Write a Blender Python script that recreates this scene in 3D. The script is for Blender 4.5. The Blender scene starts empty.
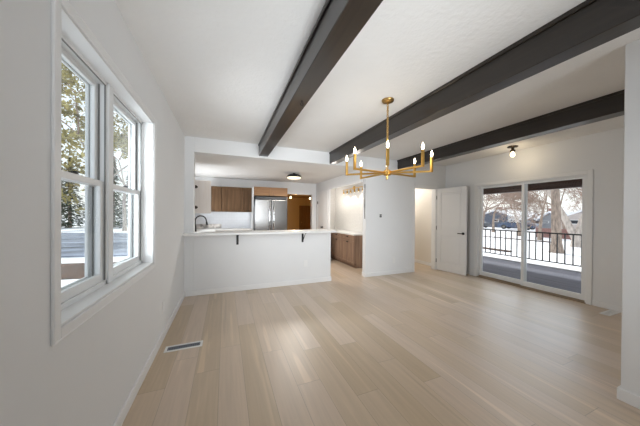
import bpy, bmesh, math, random
from mathutils import Vector, Matrix

PI = math.pi
scene = bpy.context.scene
COL = scene.collection

# ------------------------------------------------------------------ camera
FPX, YAW, PITCH, ROLL, CY = 235.14, math.radians(21.92), math.radians(-0.2725), math.radians(0.4061), 215.8
cd = bpy.data.cameras.new('camera')
cam = bpy.data.objects.new('camera', cd)
COL.objects.link(cam)
r0 = Vector((math.cos(YAW), -math.sin(YAW), 0)); f0 = Vector((math.sin(YAW), math.cos(YAW), 0)); u0 = Vector((0, 0, 1))
f1 = f0 * math.cos(PITCH) + u0 * math.sin(PITCH); u1 = u0 * math.cos(PITCH) - f0 * math.sin(PITCH)
r2 = r0 * math.cos(ROLL) + u1 * math.sin(ROLL); u2 = u1 * math.cos(ROLL) - r0 * math.sin(ROLL)
M3 = Matrix((r2, u2, -f1)).transposed()
cam.matrix_world = Matrix.Translation((0, 0, 1.3)) @ M3.to_4x4()
cd.sensor_fit = 'HORIZONTAL'; cd.sensor_width = 36
cd.lens = FPX / 640 * 36
cd.shift_y = (CY - 213) / 640
cd.clip_start = 0.02; cd.clip_end = 300
scene.camera = cam

# ------------------------------------------------------------------ view, world, sun, large lights
vs = scene.view_settings
scene.display_settings.display_device = 'sRGB'
vs.view_transform = 'Standard'; vs.look = 'None'; vs.exposure = 0.0; vs.gamma = 1.0; vs.use_curve_mapping = False
scene.cycles.use_denoising = True
scene.cycles.max_bounces = 10
scene.cycles.diffuse_bounces = 6
scene.cycles.transparent_max_bounces = 16
scene.cycles.sample_clamp_indirect = 6
scene.cycles.caustics_reflective = False
scene.cycles.caustics_refractive = False

w = bpy.data.worlds.new('winter_sky'); scene.world = w; w.use_nodes = True
wn = w.node_tree.nodes; wl = w.node_tree.links
bgn = wn['Background']
sky = wn.new('ShaderNodeTexSky'); sky.sky_type = 'NISHITA'; sky.sun_disc = False
sky.sun_elevation = math.radians(32); sky.sun_rotation = math.radians(20); sky.dust_density = 3; sky.air_density = 1.0
mx = wn.new('ShaderNodeMix'); mx.data_type = 'RGBA'
mul = wn.new('ShaderNodeMix'); mul.data_type = 'RGBA'; mul.blend_type = 'MULTIPLY'; mul.inputs[0].default_value = 1
mul.inputs[7].default_value = (0.16, 0.16, 0.16, 1)
wl.new(sky.outputs[0], mul.inputs[6])
mx.inputs[0].default_value = 0.75
mx.inputs[7].default_value = (0.93, 0.96, 1.0, 1)
wl.new(mul.outputs[2], mx.inputs[6]); wl.new(mx.outputs[2], bgn.inputs[0])
bgn.inputs[1].default_value = 1.5

def sun_light(name, direction, energy, angle, color=(1, 1, 1)):
    d = bpy.data.lights.new(name, 'SUN'); d.energy = energy; d.angle = math.radians(angle); d.color = color
    o = bpy.data.objects.new(name, d); COL.objects.link(o)
    o.rotation_euler = Vector(direction).to_track_quat('-Z', 'Y').to_euler()
    return o
def area_light(name, loc, direction, sx, sy, energy, color=(1, 1, 1), spread=180):
    d = bpy.data.lights.new(name, 'AREA'); d.shape = 'RECTANGLE'; d.size = sx; d.size_y = sy; d.energy = energy; d.color = color; d.spread = math.radians(spread)
    o = bpy.data.objects.new(name, d); COL.objects.link(o); o.location = loc
    o.rotation_euler = Vector(direction).to_track_quat('-Z', 'Y').to_euler()
    return o
def point_light(name, loc, energy, radius, color=(1, 1, 1)):
    d = bpy.data.lights.new(name, 'POINT'); d.energy = energy; d.shadow_soft_size = radius; d.color = color
    o = bpy.data.objects.new(name, d); COL.objects.link(o); o.location = loc
    return o

sun_light('winter_sun', (-0.35, -0.8, -0.62), 4.5, 3, (1.0, 0.96, 0.90))
# two added fill lights behind the camera, then daylight at the two window openings
area_light('rear_fill', (1.3, -2.5, 1.35), (0.10, 1, 0.04), 1.8, 1.8, 27.5, (0.90, 0.955, 1.0), 68)  # added fill, the rear wall has no window
area_light('rear_ceiling_fill', (0.95, -1.1, 0.4), (-0.12, 1, 0.7), 0.9, 0.9, 10.5, (0.91, 0.96, 1.0), 56)  # added fill aimed forward and up at the ceiling
area_light('slider_daylight', (4.98, 2.57, 1.1), (-1, 0.12, -0.5), 1.5, 1.6, 7, (0.70, 0.85, 1.0), 100)
area_light('window_daylight', (-0.60, 1.87, 1.47), (1, 0.75, -0.05), 1.1, 1.1, 18, (0.92, 0.96, 1.0), 105)
area_light('sink_window_daylight', (-0.80, 6.0, 1.45), (1, -0.1, 0.45), 1.0, 0.9, 27, (0.92, 0.965, 1.0)).data.specular_factor = 0.25

# ------------------------------------------------------------------ helpers
class MB:
    def __init__(s, o=(0, 0, 0)):
        s.v = []; s.f = []; s.o = Vector(o)
    def add(s, vs_, fs):
        n = len(s.v); s.v += [tuple(Vector(p) - s.o) for p in vs_]; s.f += [tuple(i + n for i in q) for q in fs]; return s
    def box(s, x0, x1, y0, y1, z0, z1):
        x0, x1 = min(x0, x1), max(x0, x1); y0, y1 = min(y0, y1), max(y0, y1); z0, z1 = min(z0, z1), max(z0, z1)
        return s.add([(x0, y0, z0), (x1, y0, z0), (x1, y1, z0), (x0, y1, z0), (x0, y0, z1), (x1, y0, z1), (x1, y1, z1), (x0, y1, z1)],
                     [(0, 3, 2, 1), (4, 5, 6, 7), (0, 1, 5, 4), (1, 2, 6, 5), (2, 3, 7, 6), (3, 0, 4, 7)])
    def tube(s, pts, r, n=8, cap=True, square=False):
        pts = [Vector(p) for p in pts]
        rs = r if isinstance(r, (list, tuple)) else [r] * len(pts)
        t = (pts[1] - pts[0]).normalized()
        a = Vector((0, 0, 1)) if abs(t.z) < 0.9 else Vector((1, 0, 0))
        u = t.cross(a).normalized(); vv = []
        off = PI / 4 if square else 0
        if square: n = 4
        for i, p in enumerate(pts):
            if i == 0: d = pts[1] - pts[0]
            elif i == len(pts) - 1: d = pts[-1] - pts[-2]
            else: d = (pts[i + 1] - pts[i]).normalized() + (pts[i] - pts[i - 1]).normalized()
            d.normalize()
            u = (u - d * u.dot(d))
            if u.length < 1e-5: u = d.orthogonal()
            u.normalize(); w_ = d.cross(u)
            for k in range(n):
                an = 2 * PI * k / n + off
                vv.append(p + (u * math.cos(an) + w_ * math.sin(an)) * rs[i])
        ff = []
        for i in range(len(pts) - 1):
            for k in range(n):
                ff.append((i * n + k, i * n + (k + 1) % n, (i + 1) * n + (k + 1) % n, (i + 1) * n + k))
        if cap:
            ff.append(tuple(range(n - 1, -1, -1))); ff.append(tuple((len(pts) - 1) * n + k for k in range(n)))
        return s.add(vv, ff)
    def lathe(s, c, prof, n=20, axis='z'):
        c = Vector(c); vv = []; ff = []
        for (r, z) in prof:
            for k in range(n):
                a = 2 * PI * k / n; x, y = r * math.cos(a), r * math.sin(a)
                vv.append(c + (Vector((x, y, z)) if axis == 'z' else Vector((z, x, y)) if axis == 'x' else Vector((y, z, x))))
        m = len(prof)
        for i in range(m - 1):
            for k in range(n):
                ff.append((i * n + k, i * n + (k + 1) % n, (i + 1) * n + (k + 1) % n, (i + 1) * n + k))
        ff.append(tuple(range(n - 1, -1, -1))); ff.append(tuple((m - 1) * n + k for k in range(n)))
        return s.add(vv, ff)
    def prism(s, pts, h0, h1, axis='x'):
        n = len(pts)
        mk = (lambda a, b, h: (h, a, b)) if axis == 'x' else (lambda a, b, h: (a, h, b)) if axis == 'y' else (lambda a, b, h: (a, b, h))
        vv = [mk(a, b, h0) for a, b in pts] + [mk(a, b, h1) for a, b in pts]
        ff = [tuple(range(n - 1, -1, -1)), tuple(range(n, 2 * n))] + [(i, (i + 1) % n, n + (i + 1) % n, n + i) for i in range(n)]
        return s.add(vv, ff)
    def build(s, name, m, parent=None, bevel=0, smooth=False, fix=True, seg=1):
        me = bpy.data.meshes.new(name); me.from_pydata(s.v, [], s.f); me.update()
        if fix:
            bm = bmesh.new(); bm.from_mesh(me); bmesh.ops.recalc_face_normals(bm, faces=bm.faces); bm.to_mesh(me); bm.free()
        me.materials.append(m)
        o = bpy.data.objects.new(name, me); COL.objects.link(o)
        if parent: o.parent = parent
        else: o.location = s.o
        if bevel:
            b = o.modifiers.new('bevel', 'BEVEL'); b.width = bevel; b.segments = seg; b.limit_method = 'ANGLE'; b.angle_limit = math.radians(40)
        if smooth:
            for p in me.polygons: p.use_smooth = True
            if smooth != 'all':
                me.set_sharp_from_angle(angle=math.radians(42))
        return o

def tag(o, label, cat, group=None, kind=None):
    o['label'] = label; o['category'] = cat
    if group: o['group'] = group
    if kind: o['kind'] = kind
    return o
def thing(name, label, cat, loc=(0, 0, 0), rz=0, group=None, kind=None):
    o = bpy.data.objects.new(name, None); COL.objects.link(o); o.empty_display_size = 0.05
    o.location = loc; o.rotation_euler = (0, 0, rz)
    return tag(o, label, cat, group, kind)
def structure(o, label, cat):
    return tag(o, label, cat, None, 'structure')

# ------------------------------------------------------------------ materials
def mat(name, color, rough=0.5, metal=0.0, noise=0.0, scale=20, bump=0.0, bscale=80, emit=None, estr=0, stretch=(1, 1, 1), spec=0.5, coat=0, detail=4):
    m = bpy.data.materials.new(name); m.use_nodes = True
    n = m.node_tree.nodes; l = m.node_tree.links; b = n['Principled BSDF']
    b.inputs['Base Color'].default_value = (*color, 1); b.inputs['Roughness'].default_value = rough
    b.inputs['Metallic'].default_value = metal; b.inputs['Specular IOR Level'].default_value = spec
    if coat: b.inputs['Coat Weight'].default_value = coat
    tc = n.new('ShaderNodeTexCoord'); mp = n.new('ShaderNodeMapping'); mp.inputs['Scale'].default_value = stretch
    l.new(tc.outputs['Object'], mp.inputs[0])
    if noise:
        nt = n.new('ShaderNodeTexNoise'); nt.inputs['Scale'].default_value = scale; nt.inputs['Detail'].default_value = detail
        l.new(mp.outputs[0], nt.inputs['Vector'])
        rp = n.new('ShaderNodeMapRange'); rp.inputs[1].default_value = 0.3; rp.inputs[2].default_value = 0.7
        rp.inputs[3].default_value = 1 - noise; rp.inputs[4].default_value = 1 + noise
        l.new(nt.outputs[0], rp.inputs[0])
        mm = n.new('ShaderNodeMix'); mm.data_type = 'RGBA'; mm.blend_type = 'MULTIPLY'; mm.inputs[0].default_value = 1
        mm.inputs[6].default_value = (*color, 1); l.new(rp.outputs[0], mm.inputs[7]); l.new(mm.outputs[2], b.inputs['Base Color'])
    if bump:
        nb = n.new('ShaderNodeTexNoise'); nb.inputs['Scale'].default_value = bscale; nb.inputs['Detail'].default_value = 3
        l.new(mp.outputs[0], nb.inputs['Vector'])
        bp = n.new('ShaderNodeBump'); bp.inputs['Strength'].default_value = bump; bp.inputs['Distance'].default_value = 0.004
        l.new(nb.outputs[0], bp.inputs['Height']); l.new(bp.outputs[0], b.inputs['Normal'])
    if emit:
        b.inputs['Emission Color'].default_value = (*emit, 1); b.inputs['Emission Strength'].default_value = estr
    return m

def glass_mat(name, tint=(0.97, 0.985, 0.985), refl=0.07):
    m = bpy.data.materials.new(name); m.use_nodes = True
    n = m.node_tree.nodes; l = m.node_tree.links; n.clear()
    out = n.new('ShaderNodeOutputMaterial'); tr = n.new('ShaderNodeBsdfTransparent'); tr.inputs[0].default_value = (*tint, 1)
    gl = n.new('ShaderNodeBsdfGlossy'); gl.inputs['Roughness'].default_value = 0.02
    lw = n.new('ShaderNodeLayerWeight'); lw.inputs[0].default_value = 0.5
    pw = n.new('ShaderNodeMath'); pw.operation = 'POWER'; pw.inputs[1].default_value = 5; l.new(lw.outputs['Facing'], pw.inputs[0])
    fr = n.new('ShaderNodeMath'); fr.operation = 'MULTIPLY_ADD'; fr.inputs[1].default_value = 0.35; fr.inputs[2].default_value = refl / 4; l.new(pw.outputs[0], fr.inputs[0])
    ms = n.new('ShaderNodeMixShader'); l.new(fr.outputs[0], ms.inputs[0]); l.new(tr.outputs[0], ms.inputs[1]); l.new(gl.outputs[0], ms.inputs[2])
    l.new(ms.outputs[0], out.inputs[0])
    return m

def floor_mat():
    m = bpy.data.materials.new('white_oak_planks'); m.use_nodes = True
    n = m.node_tree.nodes; l = m.node_tree.links; b = n['Principled BSDF']
    tc = n.new('ShaderNodeTexCoord'); sx = n.new('ShaderNodeSeparateXYZ'); l.new(tc.outputs['Object'], sx.inputs[0])
    def math_(op, a, bb=None, cc=None):
        k = n.new('ShaderNodeMath'); k.operation = op
        for i, v in enumerate((a, bb, cc)):
            if v is None: continue
            if isinstance(v, (int, float)): k.inputs[i].default_value = v
            else: l.new(v, k.inputs[i])
        return k.outputs[0]
    W, L = 0.185, 1.75
    xs = math_('DIVIDE', math_('ADD', sx.outputs[0], 0.595 + 10 * W), W)
    xi = math_('FLOOR', xs); xf = math_('FRACT', xs)
    wn1 = n.new('ShaderNodeTexWhiteNoise'); wn1.noise_dimensions = '1D'; l.new(xi, wn1.inputs['W'])
    ys = math_('ADD', math_('DIVIDE', sx.outputs[1], L), math_('MULTIPLY', wn1.outputs[0], 7.0))
    yi = math_('FLOOR', ys); yf = math_('FRACT', ys)
    cb = n.new('ShaderNodeCombineXYZ'); l.new(xi, cb.inputs[0]); l.new(yi, cb.inputs[1])
    wn2 = n.new('ShaderNodeTexWhiteNoise'); wn2.noise_dimensions = '2D'; l.new(cb.outputs[0], wn2.inputs['Vector'])
    sc_ = n.new('ShaderNodeSeparateColor'); l.new(wn2.outputs['Color'], sc_.inputs[0])
    cr = n.new('ShaderNodeValToRGB'); l.new(wn2.outputs[0], cr.inputs[0])
    e = cr.color_ramp.elements
    e[0].position = 0; e[0].color = (0.50, 0.38, 0.25, 1); e[1].position = 1; e[1].color = (0.61, 0.49, 0.385, 1)
    k = e.new(0.45); k.color = (0.565, 0.44, 0.315, 1)
    k = e.new(0.75); k.color = (0.575, 0.45, 0.34, 1)
    # grain: long noise along the plank, different on each plank
    gx = math_('MULTIPLY_ADD', sx.outputs[0], 26.0, math_('MULTIPLY', sc_.outputs[0], 90.0))
    gy = math_('MULTIPLY_ADD', sx.outputs[1], 1.3, math_('MULTIPLY', sc_.outputs[1], 70.0))
    gc = n.new('ShaderNodeCombineXYZ'); l.new(gx, gc.inputs[0]); l.new(gy, gc.inputs[1])
    gn = n.new('ShaderNodeTexNoise'); gn.inputs['Scale'].default_value = 1.0; gn.inputs['Detail'].default_value = 6; gn.inputs['Distortion'].default_value = 1.2
    l.new(gc.outputs[0], gn.inputs['Vector'])
    gr = n.new('ShaderNodeMapRange'); gr.inputs[1].default_value = 0.3; gr.inputs[2].default_value = 0.72; gr.inputs[3].default_value = 0.92; gr.inputs[4].default_value = 1.06
    l.new(gn.outputs[0], gr.inputs[0])
    # rare pale sapwood streaks and darker heart streaks
    sxn = math_('MULTIPLY_ADD', sx.outputs[0], 12.0, math_('MULTIPLY', sc_.outputs[2], 60.0))
    syn = math_('MULTIPLY_ADD', sx.outputs[1], 0.45, math_('MULTIPLY', sc_.outputs[0], 40.0))
    sc2 = n.new('ShaderNodeCombineXYZ'); l.new(sxn, sc2.inputs[0]); l.new(syn, sc2.inputs[1])
    sn = n.new('ShaderNodeTexNoise'); sn.inputs['Scale'].default_value = 1.0; sn.inputs['Detail'].default_value = 2
    l.new(sc2.outputs[0], sn.inputs['Vector'])
    st = n.new('ShaderNodeMapRange'); st.inputs[1].default_value = 0.62; st.inputs[2].default_value = 0.68; st.inputs[3].default_value = 1.0; st.inputs[4].default_value = 1.2
    l.new(sn.outputs[0], st.inputs[0])
    hs = n.new('ShaderNodeMapRange'); hs.inputs[1].default_value = 0.26; hs.inputs[2].default_value = 0.36; hs.inputs[3].default_value = 0.8; hs.inputs[4].default_value = 1.0
    l.new(sn.outputs[0], hs.inputs[0])
    # seams
    sxm = math_('MINIMUM', xf, math_('SUBTRACT', 1.0, xf)); sym = math_('MINIMUM', yf, math_('SUBTRACT', 1.0, yf))
    s1 = math_('LESS_THAN', sxm, 0.009); s2 = math_('LESS_THAN', sym, 0.0011)
    seam = math_('MAXIMUM', s1, s2)
    sm = math_('SUBTRACT', 1.0, math_('MULTIPLY', seam, 0.32))
    val = math_('MULTIPLY', math_('MULTIPLY', math_('MULTIPLY', gr.outputs[0], st.outputs[0]), hs.outputs[0]), sm)
    mm = n.new('ShaderNodeMix'); mm.data_type = 'RGBA'; mm.blend_type = 'MULTIPLY'; mm.inputs[0].default_value = 1
    l.new(cr.outputs[0], mm.inputs[6]); l.new(val, mm.inputs[7]); l.new(mm.outputs[2], b.inputs['Base Color'])
    b.inputs['Roughness'].default_value = 0.42; b.inputs['Specular IOR Level'].default_value = 0.8; b.inputs['Coat Weight'].default_value = 0.4; b.inputs['Coat Roughness'].default_value = 0.34
    bp = n.new('ShaderNodeBump'); bp.inputs['Strength'].default_value = 0.15; bp.inputs['Distance'].default_value = 0.002
    l.new(val, bp.inputs['Height']); l.new(bp.outputs[0], b.inputs['Normal'])
    return m

def tile_mat(name, color, grout, tw, th, vein=0.0, rough=0.2, plane='yz'):
    m = bpy.data.materials.new(name); m.use_nodes = True
    n = m.node_tree.nodes; l = m.node_tree.links; b = n['Principled BSDF']
    tc = n.new('ShaderNodeTexCoord'); sx = n.new('ShaderNodeSeparateXYZ'); l.new(tc.outputs['Object'], sx.inputs[0])
    cb = n.new('ShaderNodeCombineXYZ'); l.new(sx.outputs[1 if plane[0] == 'y' else 0], cb.inputs[0]); l.new(sx.outputs[2], cb.inputs[1])
    br = n.new('ShaderNodeTexBrick'); br.inputs['Color1'].default_value = (*color, 1); br.inputs['Color2'].default_value = (*[c * 0.96 for c in color], 1)
    br.inputs['Mortar'].default_value = (*grout, 1); br.inputs['Scale'].default_value = 1.0
    br.inputs['Brick Width'].default_value = tw; br.inputs['Row Height'].default_value = th; br.inputs['Mortar Size'].default_value = 0.0025
    l.new(cb.outputs[0], br.inputs['Vector'])
    if vein:
        nt = n.new('ShaderNodeTexNoise'); nt.inputs['Scale'].default_value = 3; nt.inputs['Detail'].default_value = 8; nt.inputs['Distortion'].default_value = 1.5
        l.new(tc.outputs['Object'], nt.inputs['Vector'])
        rp = n.new('ShaderNodeMapRange'); rp.inputs[1].default_value = 0.52; rp.inputs[2].default_value = 0.64; rp.inputs[3].default_value = 1; rp.inputs[4].default_value = 1 - vein
        l.new(nt.outputs[0], rp.inputs[0])
        mm = n.new('ShaderNodeMix'); mm.data_type = 'RGBA'; mm.blend_type = 'MULTIPLY'; mm.inputs[0].default_value = 1
        l.new(br.outputs[0], mm.inputs[6]); l.new(rp.outputs[0], mm.inputs[7]); l.new(mm.outputs[2], b.inputs['Base Color'])
    else:
        l.new(br.outputs[0], b.inputs['Base Color'])
    b.inputs['Roughness'].default_value = rough
    return m

def wood_mat(name, c1, c2, rough=0.42, axis='z', scale=1.0, spec=0.4):
    m = bpy.data.materials.new(name); m.use_nodes = True
    n = m.node_tree.nodes; l = m.node_tree.links; b = n['Principled BSDF']
    tc = n.new('ShaderNodeTexCoord'); mp = n.new('ShaderNodeMapping')
    s = {'z': (22, 22, 1.6), 'y': (22, 1.2, 22), 'x': (1.2, 22, 22)}[axis]
    mp.inputs['Scale'].default_value = tuple(v * scale for v in s)
    l.new(tc.outputs['Object'], mp.inputs[0])
    nt = n.new('ShaderNodeTexNoise'); nt.inputs['Scale'].default_value = 1; nt.inputs['Detail'].default_value = 6; nt.inputs['Distortion'].default_value = 0.8
    l.new(mp.outputs[0], nt.inputs['Vector'])
    cr = n.new('ShaderNodeValToRGB'); cr.color_ramp.elements[0].position = 0.32; cr.color_ramp.elements[1].position = 0.7
    cr.color_ramp.elements[0].color = (*c1, 1); cr.color_ramp.elements[1].color = (*c2, 1)
    l.new(nt.outputs[0], cr.inputs[0]); l.new(cr.outputs[0], b.inputs['Base Color'])
    b.inputs['Roughness'].default_value = rough; b.inputs['Specular IOR Level'].default_value = spec
    return m

M = {}
M['wall'] = mat('wall_paint', (0.76, 0.765, 0.77), 0.6, bump=0.06, bscale=120, noise=0.012, scale=2)
M['ceiling'] = mat('textured_ceiling_paint', (0.78, 0.775, 0.765), 0.85, bump=1.0, bscale=30, noise=0.015, scale=3)
M['trim'] = mat('white_trim_paint', (0.80, 0.80, 0.80), 0.38)
M['vinyl'] = mat('white_vinyl', (0.80, 0.81, 0.815), 0.32)
M['track'] = mat('grey_jamb_liner', (0.2, 0.2, 0.195), 0.45)
M['floor'] = floor_mat()
M['beam'] = wood_mat('espresso_stained_wood', (0.013, 0.0095, 0.0075), (0.025, 0.018, 0.0135), 0.36, 'y', spec=0.4)
M['beam'].node_tree.nodes['Principled BSDF'].inputs['Coat Weight'].default_value = 0.45
M['beam'].node_tree.nodes['Principled BSDF'].inputs['Coat Roughness'].default_value = 0.12
M['glass'] = glass_mat('clear_glass')
M['bulbglass'] = glass_mat('bulb_glass', (1, 0.98, 0.95))
M['brass'] = mat('brushed_gold', (0.72, 0.45, 0.13), 0.28, 1.0)
M['thresh'] = mat('tan_threshold', (0.30, 0.22, 0.14), 0.5)
M['oldbrass'] = mat('aged_brass', (0.42, 0.27, 0.10), 0.35, 1.0)
M['flame'] = mat('lit_candle_bulb', (1, 0.9, 0.75), 0.3, emit=(1.0, 0.86, 0.62), estr=14)
M['bulb'] = mat('lit_bulb', (1, 0.9, 0.7), 0.3, emit=(1.0, 0.78, 0.46), estr=4.5)
M['sconcebulb'] = mat('lit_small_bulb', (1, 0.9, 0.75), 0.3, emit=(1.0, 0.86, 0.66), estr=2.0)
M['diffuser'] = mat('lit_diffuser', (1, 0.95, 0.85), 0.4, emit=(1.0, 0.87, 0.62), estr=1.0)
M['black'] = mat('matte_black_metal', (0.012, 0.012, 0.013), 0.4, 0.3)
M['bronze'] = mat('dark_bronze', (0.05, 0.035, 0.022), 0.35, 0.8)
M['quartz'] = mat('white_quartz', (0.80, 0.80, 0.79), 0.35, noise=0.02, scale=6)
M['oak'] = wood_mat('cabinet_oak', (0.095, 0.053, 0.027), (0.16, 0.093, 0.05), 0.55, 'z', spec=0.15)
M['oakpale'] = wood_mat('pale_cabinet_oak', (0.26, 0.14, 0.07), (0.36, 0.21, 0.11), 0.5, 'x', spec=0.2)
M['walnut'] = wood_mat('greyed_walnut', (0.22, 0.135, 0.092), (0.36, 0.24, 0.165), 0.45, 'z')
M['birch'] = wood_mat('pale_birch', (0.86, 0.79, 0.73), (0.90, 0.84, 0.79), 0.5, 'z')
M['steel'] = mat('brushed_stainless', (0.20, 0.195, 0.19), 0.25, 1.0, noise=0.06, scale=1, stretch=(60, 60, 0.8))
M['chrome'] = mat('polished_steel', (0.75, 0.75, 0.76), 0.12, 1.0)
M['darkplastic'] = mat('dark_plastic', (0.02, 0.02, 0.022), 0.4)
M['tile'] = tile_mat('white_tile', (0.80, 0.78, 0.75), (0.66, 0.64, 0.6), 0.075, 0.0375)
M['tilex'] = tile_mat('white_tile_end', (0.80, 0.78, 0.75), (0.66, 0.64, 0.6), 0.075, 0.0375, plane='xz')
M['splash'] = tile_mat('marble_splash', (0.66, 0.68, 0.72), (0.58, 0.6, 0.63), 0.15, 0.075, plane='xz')
M['marble'] = mat('veined_marble', (0.50, 0.48, 0.46), 0.2, noise=0.8, scale=9, detail=8)
M['tan'] = mat('tan_wall_paint', (0.50, 0.36, 0.17), 0.6, noise=0.02, scale=3)
M['brown'] = wood_mat('brown_door_wood', (0.16, 0.085, 0.03), (0.22, 0.125, 0.05), 0.4, 'z')
M['cream'] = mat('cream_wall_paint', (0.74, 0.70, 0.64), 0.6)
M['plate'] = mat('white_plastic', (0.80, 0.80, 0.79), 0.35)
M['slot'] = mat('dark_slot', (0.05, 0.055, 0.065), 0.5)
M['slate'] = mat('grey_register_metal', (0.22, 0.25, 0.31), 0.45, 0.4)
M['deck'] = wood_mat('blue_grey_deck_boards', (0.13, 0.14, 0.19), (0.23, 0.24, 0.30), 0.6, 'y')
M['snow'] = mat('snow', (0.86, 0.88, 0.92), 0.7, noise=0.05, scale=0.6, bump=0.6, bscale=3)
M['road'] = mat('wet_road', (0.19, 0.225, 0.30), 0.6, noise=0.9, scale=0.45, stretch=(0.6, 2.4, 1))
M['mulch'] = mat('brown_mulch', (0.07, 0.036, 0.022), 0.9, noise=0.8, scale=3)
M['bark'] = mat('grey_brown_bark', (0.30, 0.235, 0.19), 0.9, noise=0.45, scale=5, stretch=(3, 3, 0.6), bump=1.0, bscale=14)
M['twig'] = mat('tan_twigs', (0.34, 0.25, 0.20), 0.9, noise=0.25, scale=2)
M['palebark'] = mat('pale_bark', (0.48, 0.42, 0.37), 0.9, noise=0.35, scale=4, stretch=(3, 3, 0.6))
M['leafyellow'] = mat('yellow_green_leaves', (0.36, 0.31, 0.12), 0.7, noise=0.8, scale=2.2)
M['needle'] = mat('dark_green_needles', (0.055, 0.075, 0.04), 0.8, noise=0.5, scale=1.2)
M['housewall'] = mat('grey_siding', (0.30, 0.31, 0.33), 0.7, noise=0.1, scale=2)
M['housedark'] = mat('dark_siding', (0.10, 0.115, 0.15), 0.7, noise=0.1, scale=2)
M['housered'] = mat('weathered_red_boards', (0.28, 0.15, 0.13), 0.8, noise=0.2, scale=4)
M['housepale'] = mat('pale_siding', (0.52, 0.47, 0.45), 0.8, noise=0.1, scale=2)
M['carblue'] = mat('blue_car_paint', (0.05, 0.08, 0.15), 0.25, coat=0.5)
M['cardark'] = mat('dark_grey_car_paint', (0.06, 0.065, 0.075), 0.25, coat=0.5)
M['tyre'] = mat('tyre_rubber', (0.02, 0.02, 0.02), 0.8)
M['darkglass'] = mat('dark_window_glass', (0.03, 0.035, 0.045), 0.1)
M['porch'] = wood_mat('dark_red_brown_beam', (0.07, 0.036, 0.025), (0.13, 0.066, 0.046), 0.5, 'y')
M['rail'] = mat('black_railing_metal', (0.018, 0.018, 0.02), 0.4, 0.4)

# ------------------------------------------------------------------ room shell
XL, XR, YW, ZC, ZK = -0.595, 5.0, 4.2, 2.515, 2.28     # left wall, right wall, far wall plane, ceilings
XN, YN = 2.612, 0.745                                     # near wall stub
YB, XKR = 7.0, 2.68                                    # kitchen back wall and right wall
T = 0.12

structure(MB().box(-1.0, 5.25, -2.7, 12.0, -0.06, 0).build('floor', M['floor']), 'pale white-oak plank floor running through the room', 'floor')
structure(MB().box(XL - T, XR + T, -2.62, YW + 0.1, ZC, ZC + 0.1).build('ceiling', M['ceiling']), 'white textured ceiling of the main room', 'ceiling')
structure(MB().box(-0.97, XKR + 0.1, YW + 0.18, YB, ZK, ZK + 0.1).build('ceiling_kitchen', M['ceiling']), 'lower white ceiling over the kitchen', 'ceiling')
structure(MB().box(XKR + 0.035, 3.9, YW + T, YB, ZK, ZK + 0.1).box(3.9, 5.3, YW + T, 7.0, 2.4, 2.5).build('ceiling_passage', M['ceiling']), 'white ceiling over the side niche and passage', 'ceiling')
structure(MB().box(1.4, 4.6, YB + T, 12.0, 2.15, 2.25).build('ceiling_hall', M['tan']), 'tan ceiling of the hall behind the kitchen', 'ceiling')

# left wall with the double window opening
WY0, WY1, WZ0, WZ1, XO = 1.215, 2.50, 0.853, 2.105, -0.765
structure(MB().box(XO, XL, -2.6, WY0, 0, ZC).box(XO, XL, WY1, YW + 0.0, 0, ZC).box(XO, XL, WY0, WY1, 0, WZ0).box(XO, XL, WY0, WY1, WZ1, ZC)
          .build('wall_left', M['wall']), 'long white wall holding the double window', 'wall')
# wall behind the camera
structure(MB().box(XL - T, XN, -2.72, -2.6, 0, ZC).build('wall_rear', M['wall']), 'white wall at the near end of the room', 'wall')
# near right block
structure(MB().box(XN, XR + T, -2.6, YN, 0, ZC).build('wall_near', M['wall'], bevel=0.004), 'white wall end at the right edge of the view', 'wall')
# right wall with slider opening
SY0, SY1, SZ1 = 1.765, 3.41, 1.93
structure(MB().box(XR, XR + T, YN, SY0, 0, ZC).box(XR, XR + T, SY1, YW + T, 0, ZC).box(XR, XR + T, SY0, SY1, SZ1, ZC)
          .build('wall_right', M['wall']), 'white wall holding the sliding glass door', 'wall')
# far wall: stub, header, and the piece between the kitchen opening and the doorway
structure(MB().box(XL - 0.3, -0.465, YW, YW + 0.16, 0, ZC + 0.1).build('wall_stub', M['wall'], bevel=0.004), 'narrow white wall stub left of the kitchen opening', 'wall')
structure(MB().box(-0.465, XKR + 0.042, YW, YW + 0.18, ZK, ZC + 0.1).build('wall_header', M['wall'], bevel=0.004), 'white header across the kitchen opening', 'wall')
DX0, DX1, DZ = 4.03, 4.69, 1.945
structure(MB().box(2.722, DX0, YW, YW + T, 0, ZC + 0.1).box(DX1, XR, YW, YW + T, 0, ZC + 0.1).box(DX0, DX1, YW, YW + T, DZ, ZC + 0.1)
          .build('wall_far', M['wall'], bevel=0.003), 'white far wall with the doorway in it', 'wall')
structure(MB().box(-0.465, 1.922, YW, YW + T, 0, 0.965).build('wall_peninsula', M['wall'], bevel=0.003), 'white half wall under the bar counter', 'wall')
# kitchen walls
structure(MB().box(-0.97, -0.85, YW + 0.16, YB, 0, ZK).build('wall_kitchen_left', M['wall']), 'left wall of the kitchen', 'wall')
HX0, HX1, HZ = 1.74, 2.54, 1.922
structure(MB().box(-0.97, HX0, YB, YB + T, 0, ZK + .1).box(HX1, 4.1, YB, YB + T, 0, ZK + .1).box(HX0, HX1, YB, YB + T, HZ, ZK + .1)
          .build('wall_kitchen_back', M['wall']), 'white back wall of the kitchen with the hall opening', 'wall')
NY0, NY1, NZ = YW + T, 5.98, 2.0
structure(MB().box(XKR, XKR + 0.035, NY1, YB, 0, ZK).box(XKR, XKR + 0.035, NY0, NY1, NZ, ZK)
          .build('wall_kitchen_right', M['wall']), 'white right wall of the kitchen above and behind the niche', 'wall')
structure(MB().box(3.31, 3.41, YW + T, YB, 0, ZK).build('wall_niche', M['wall']), 'wall behind the tiled niche', 'wall')
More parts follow.
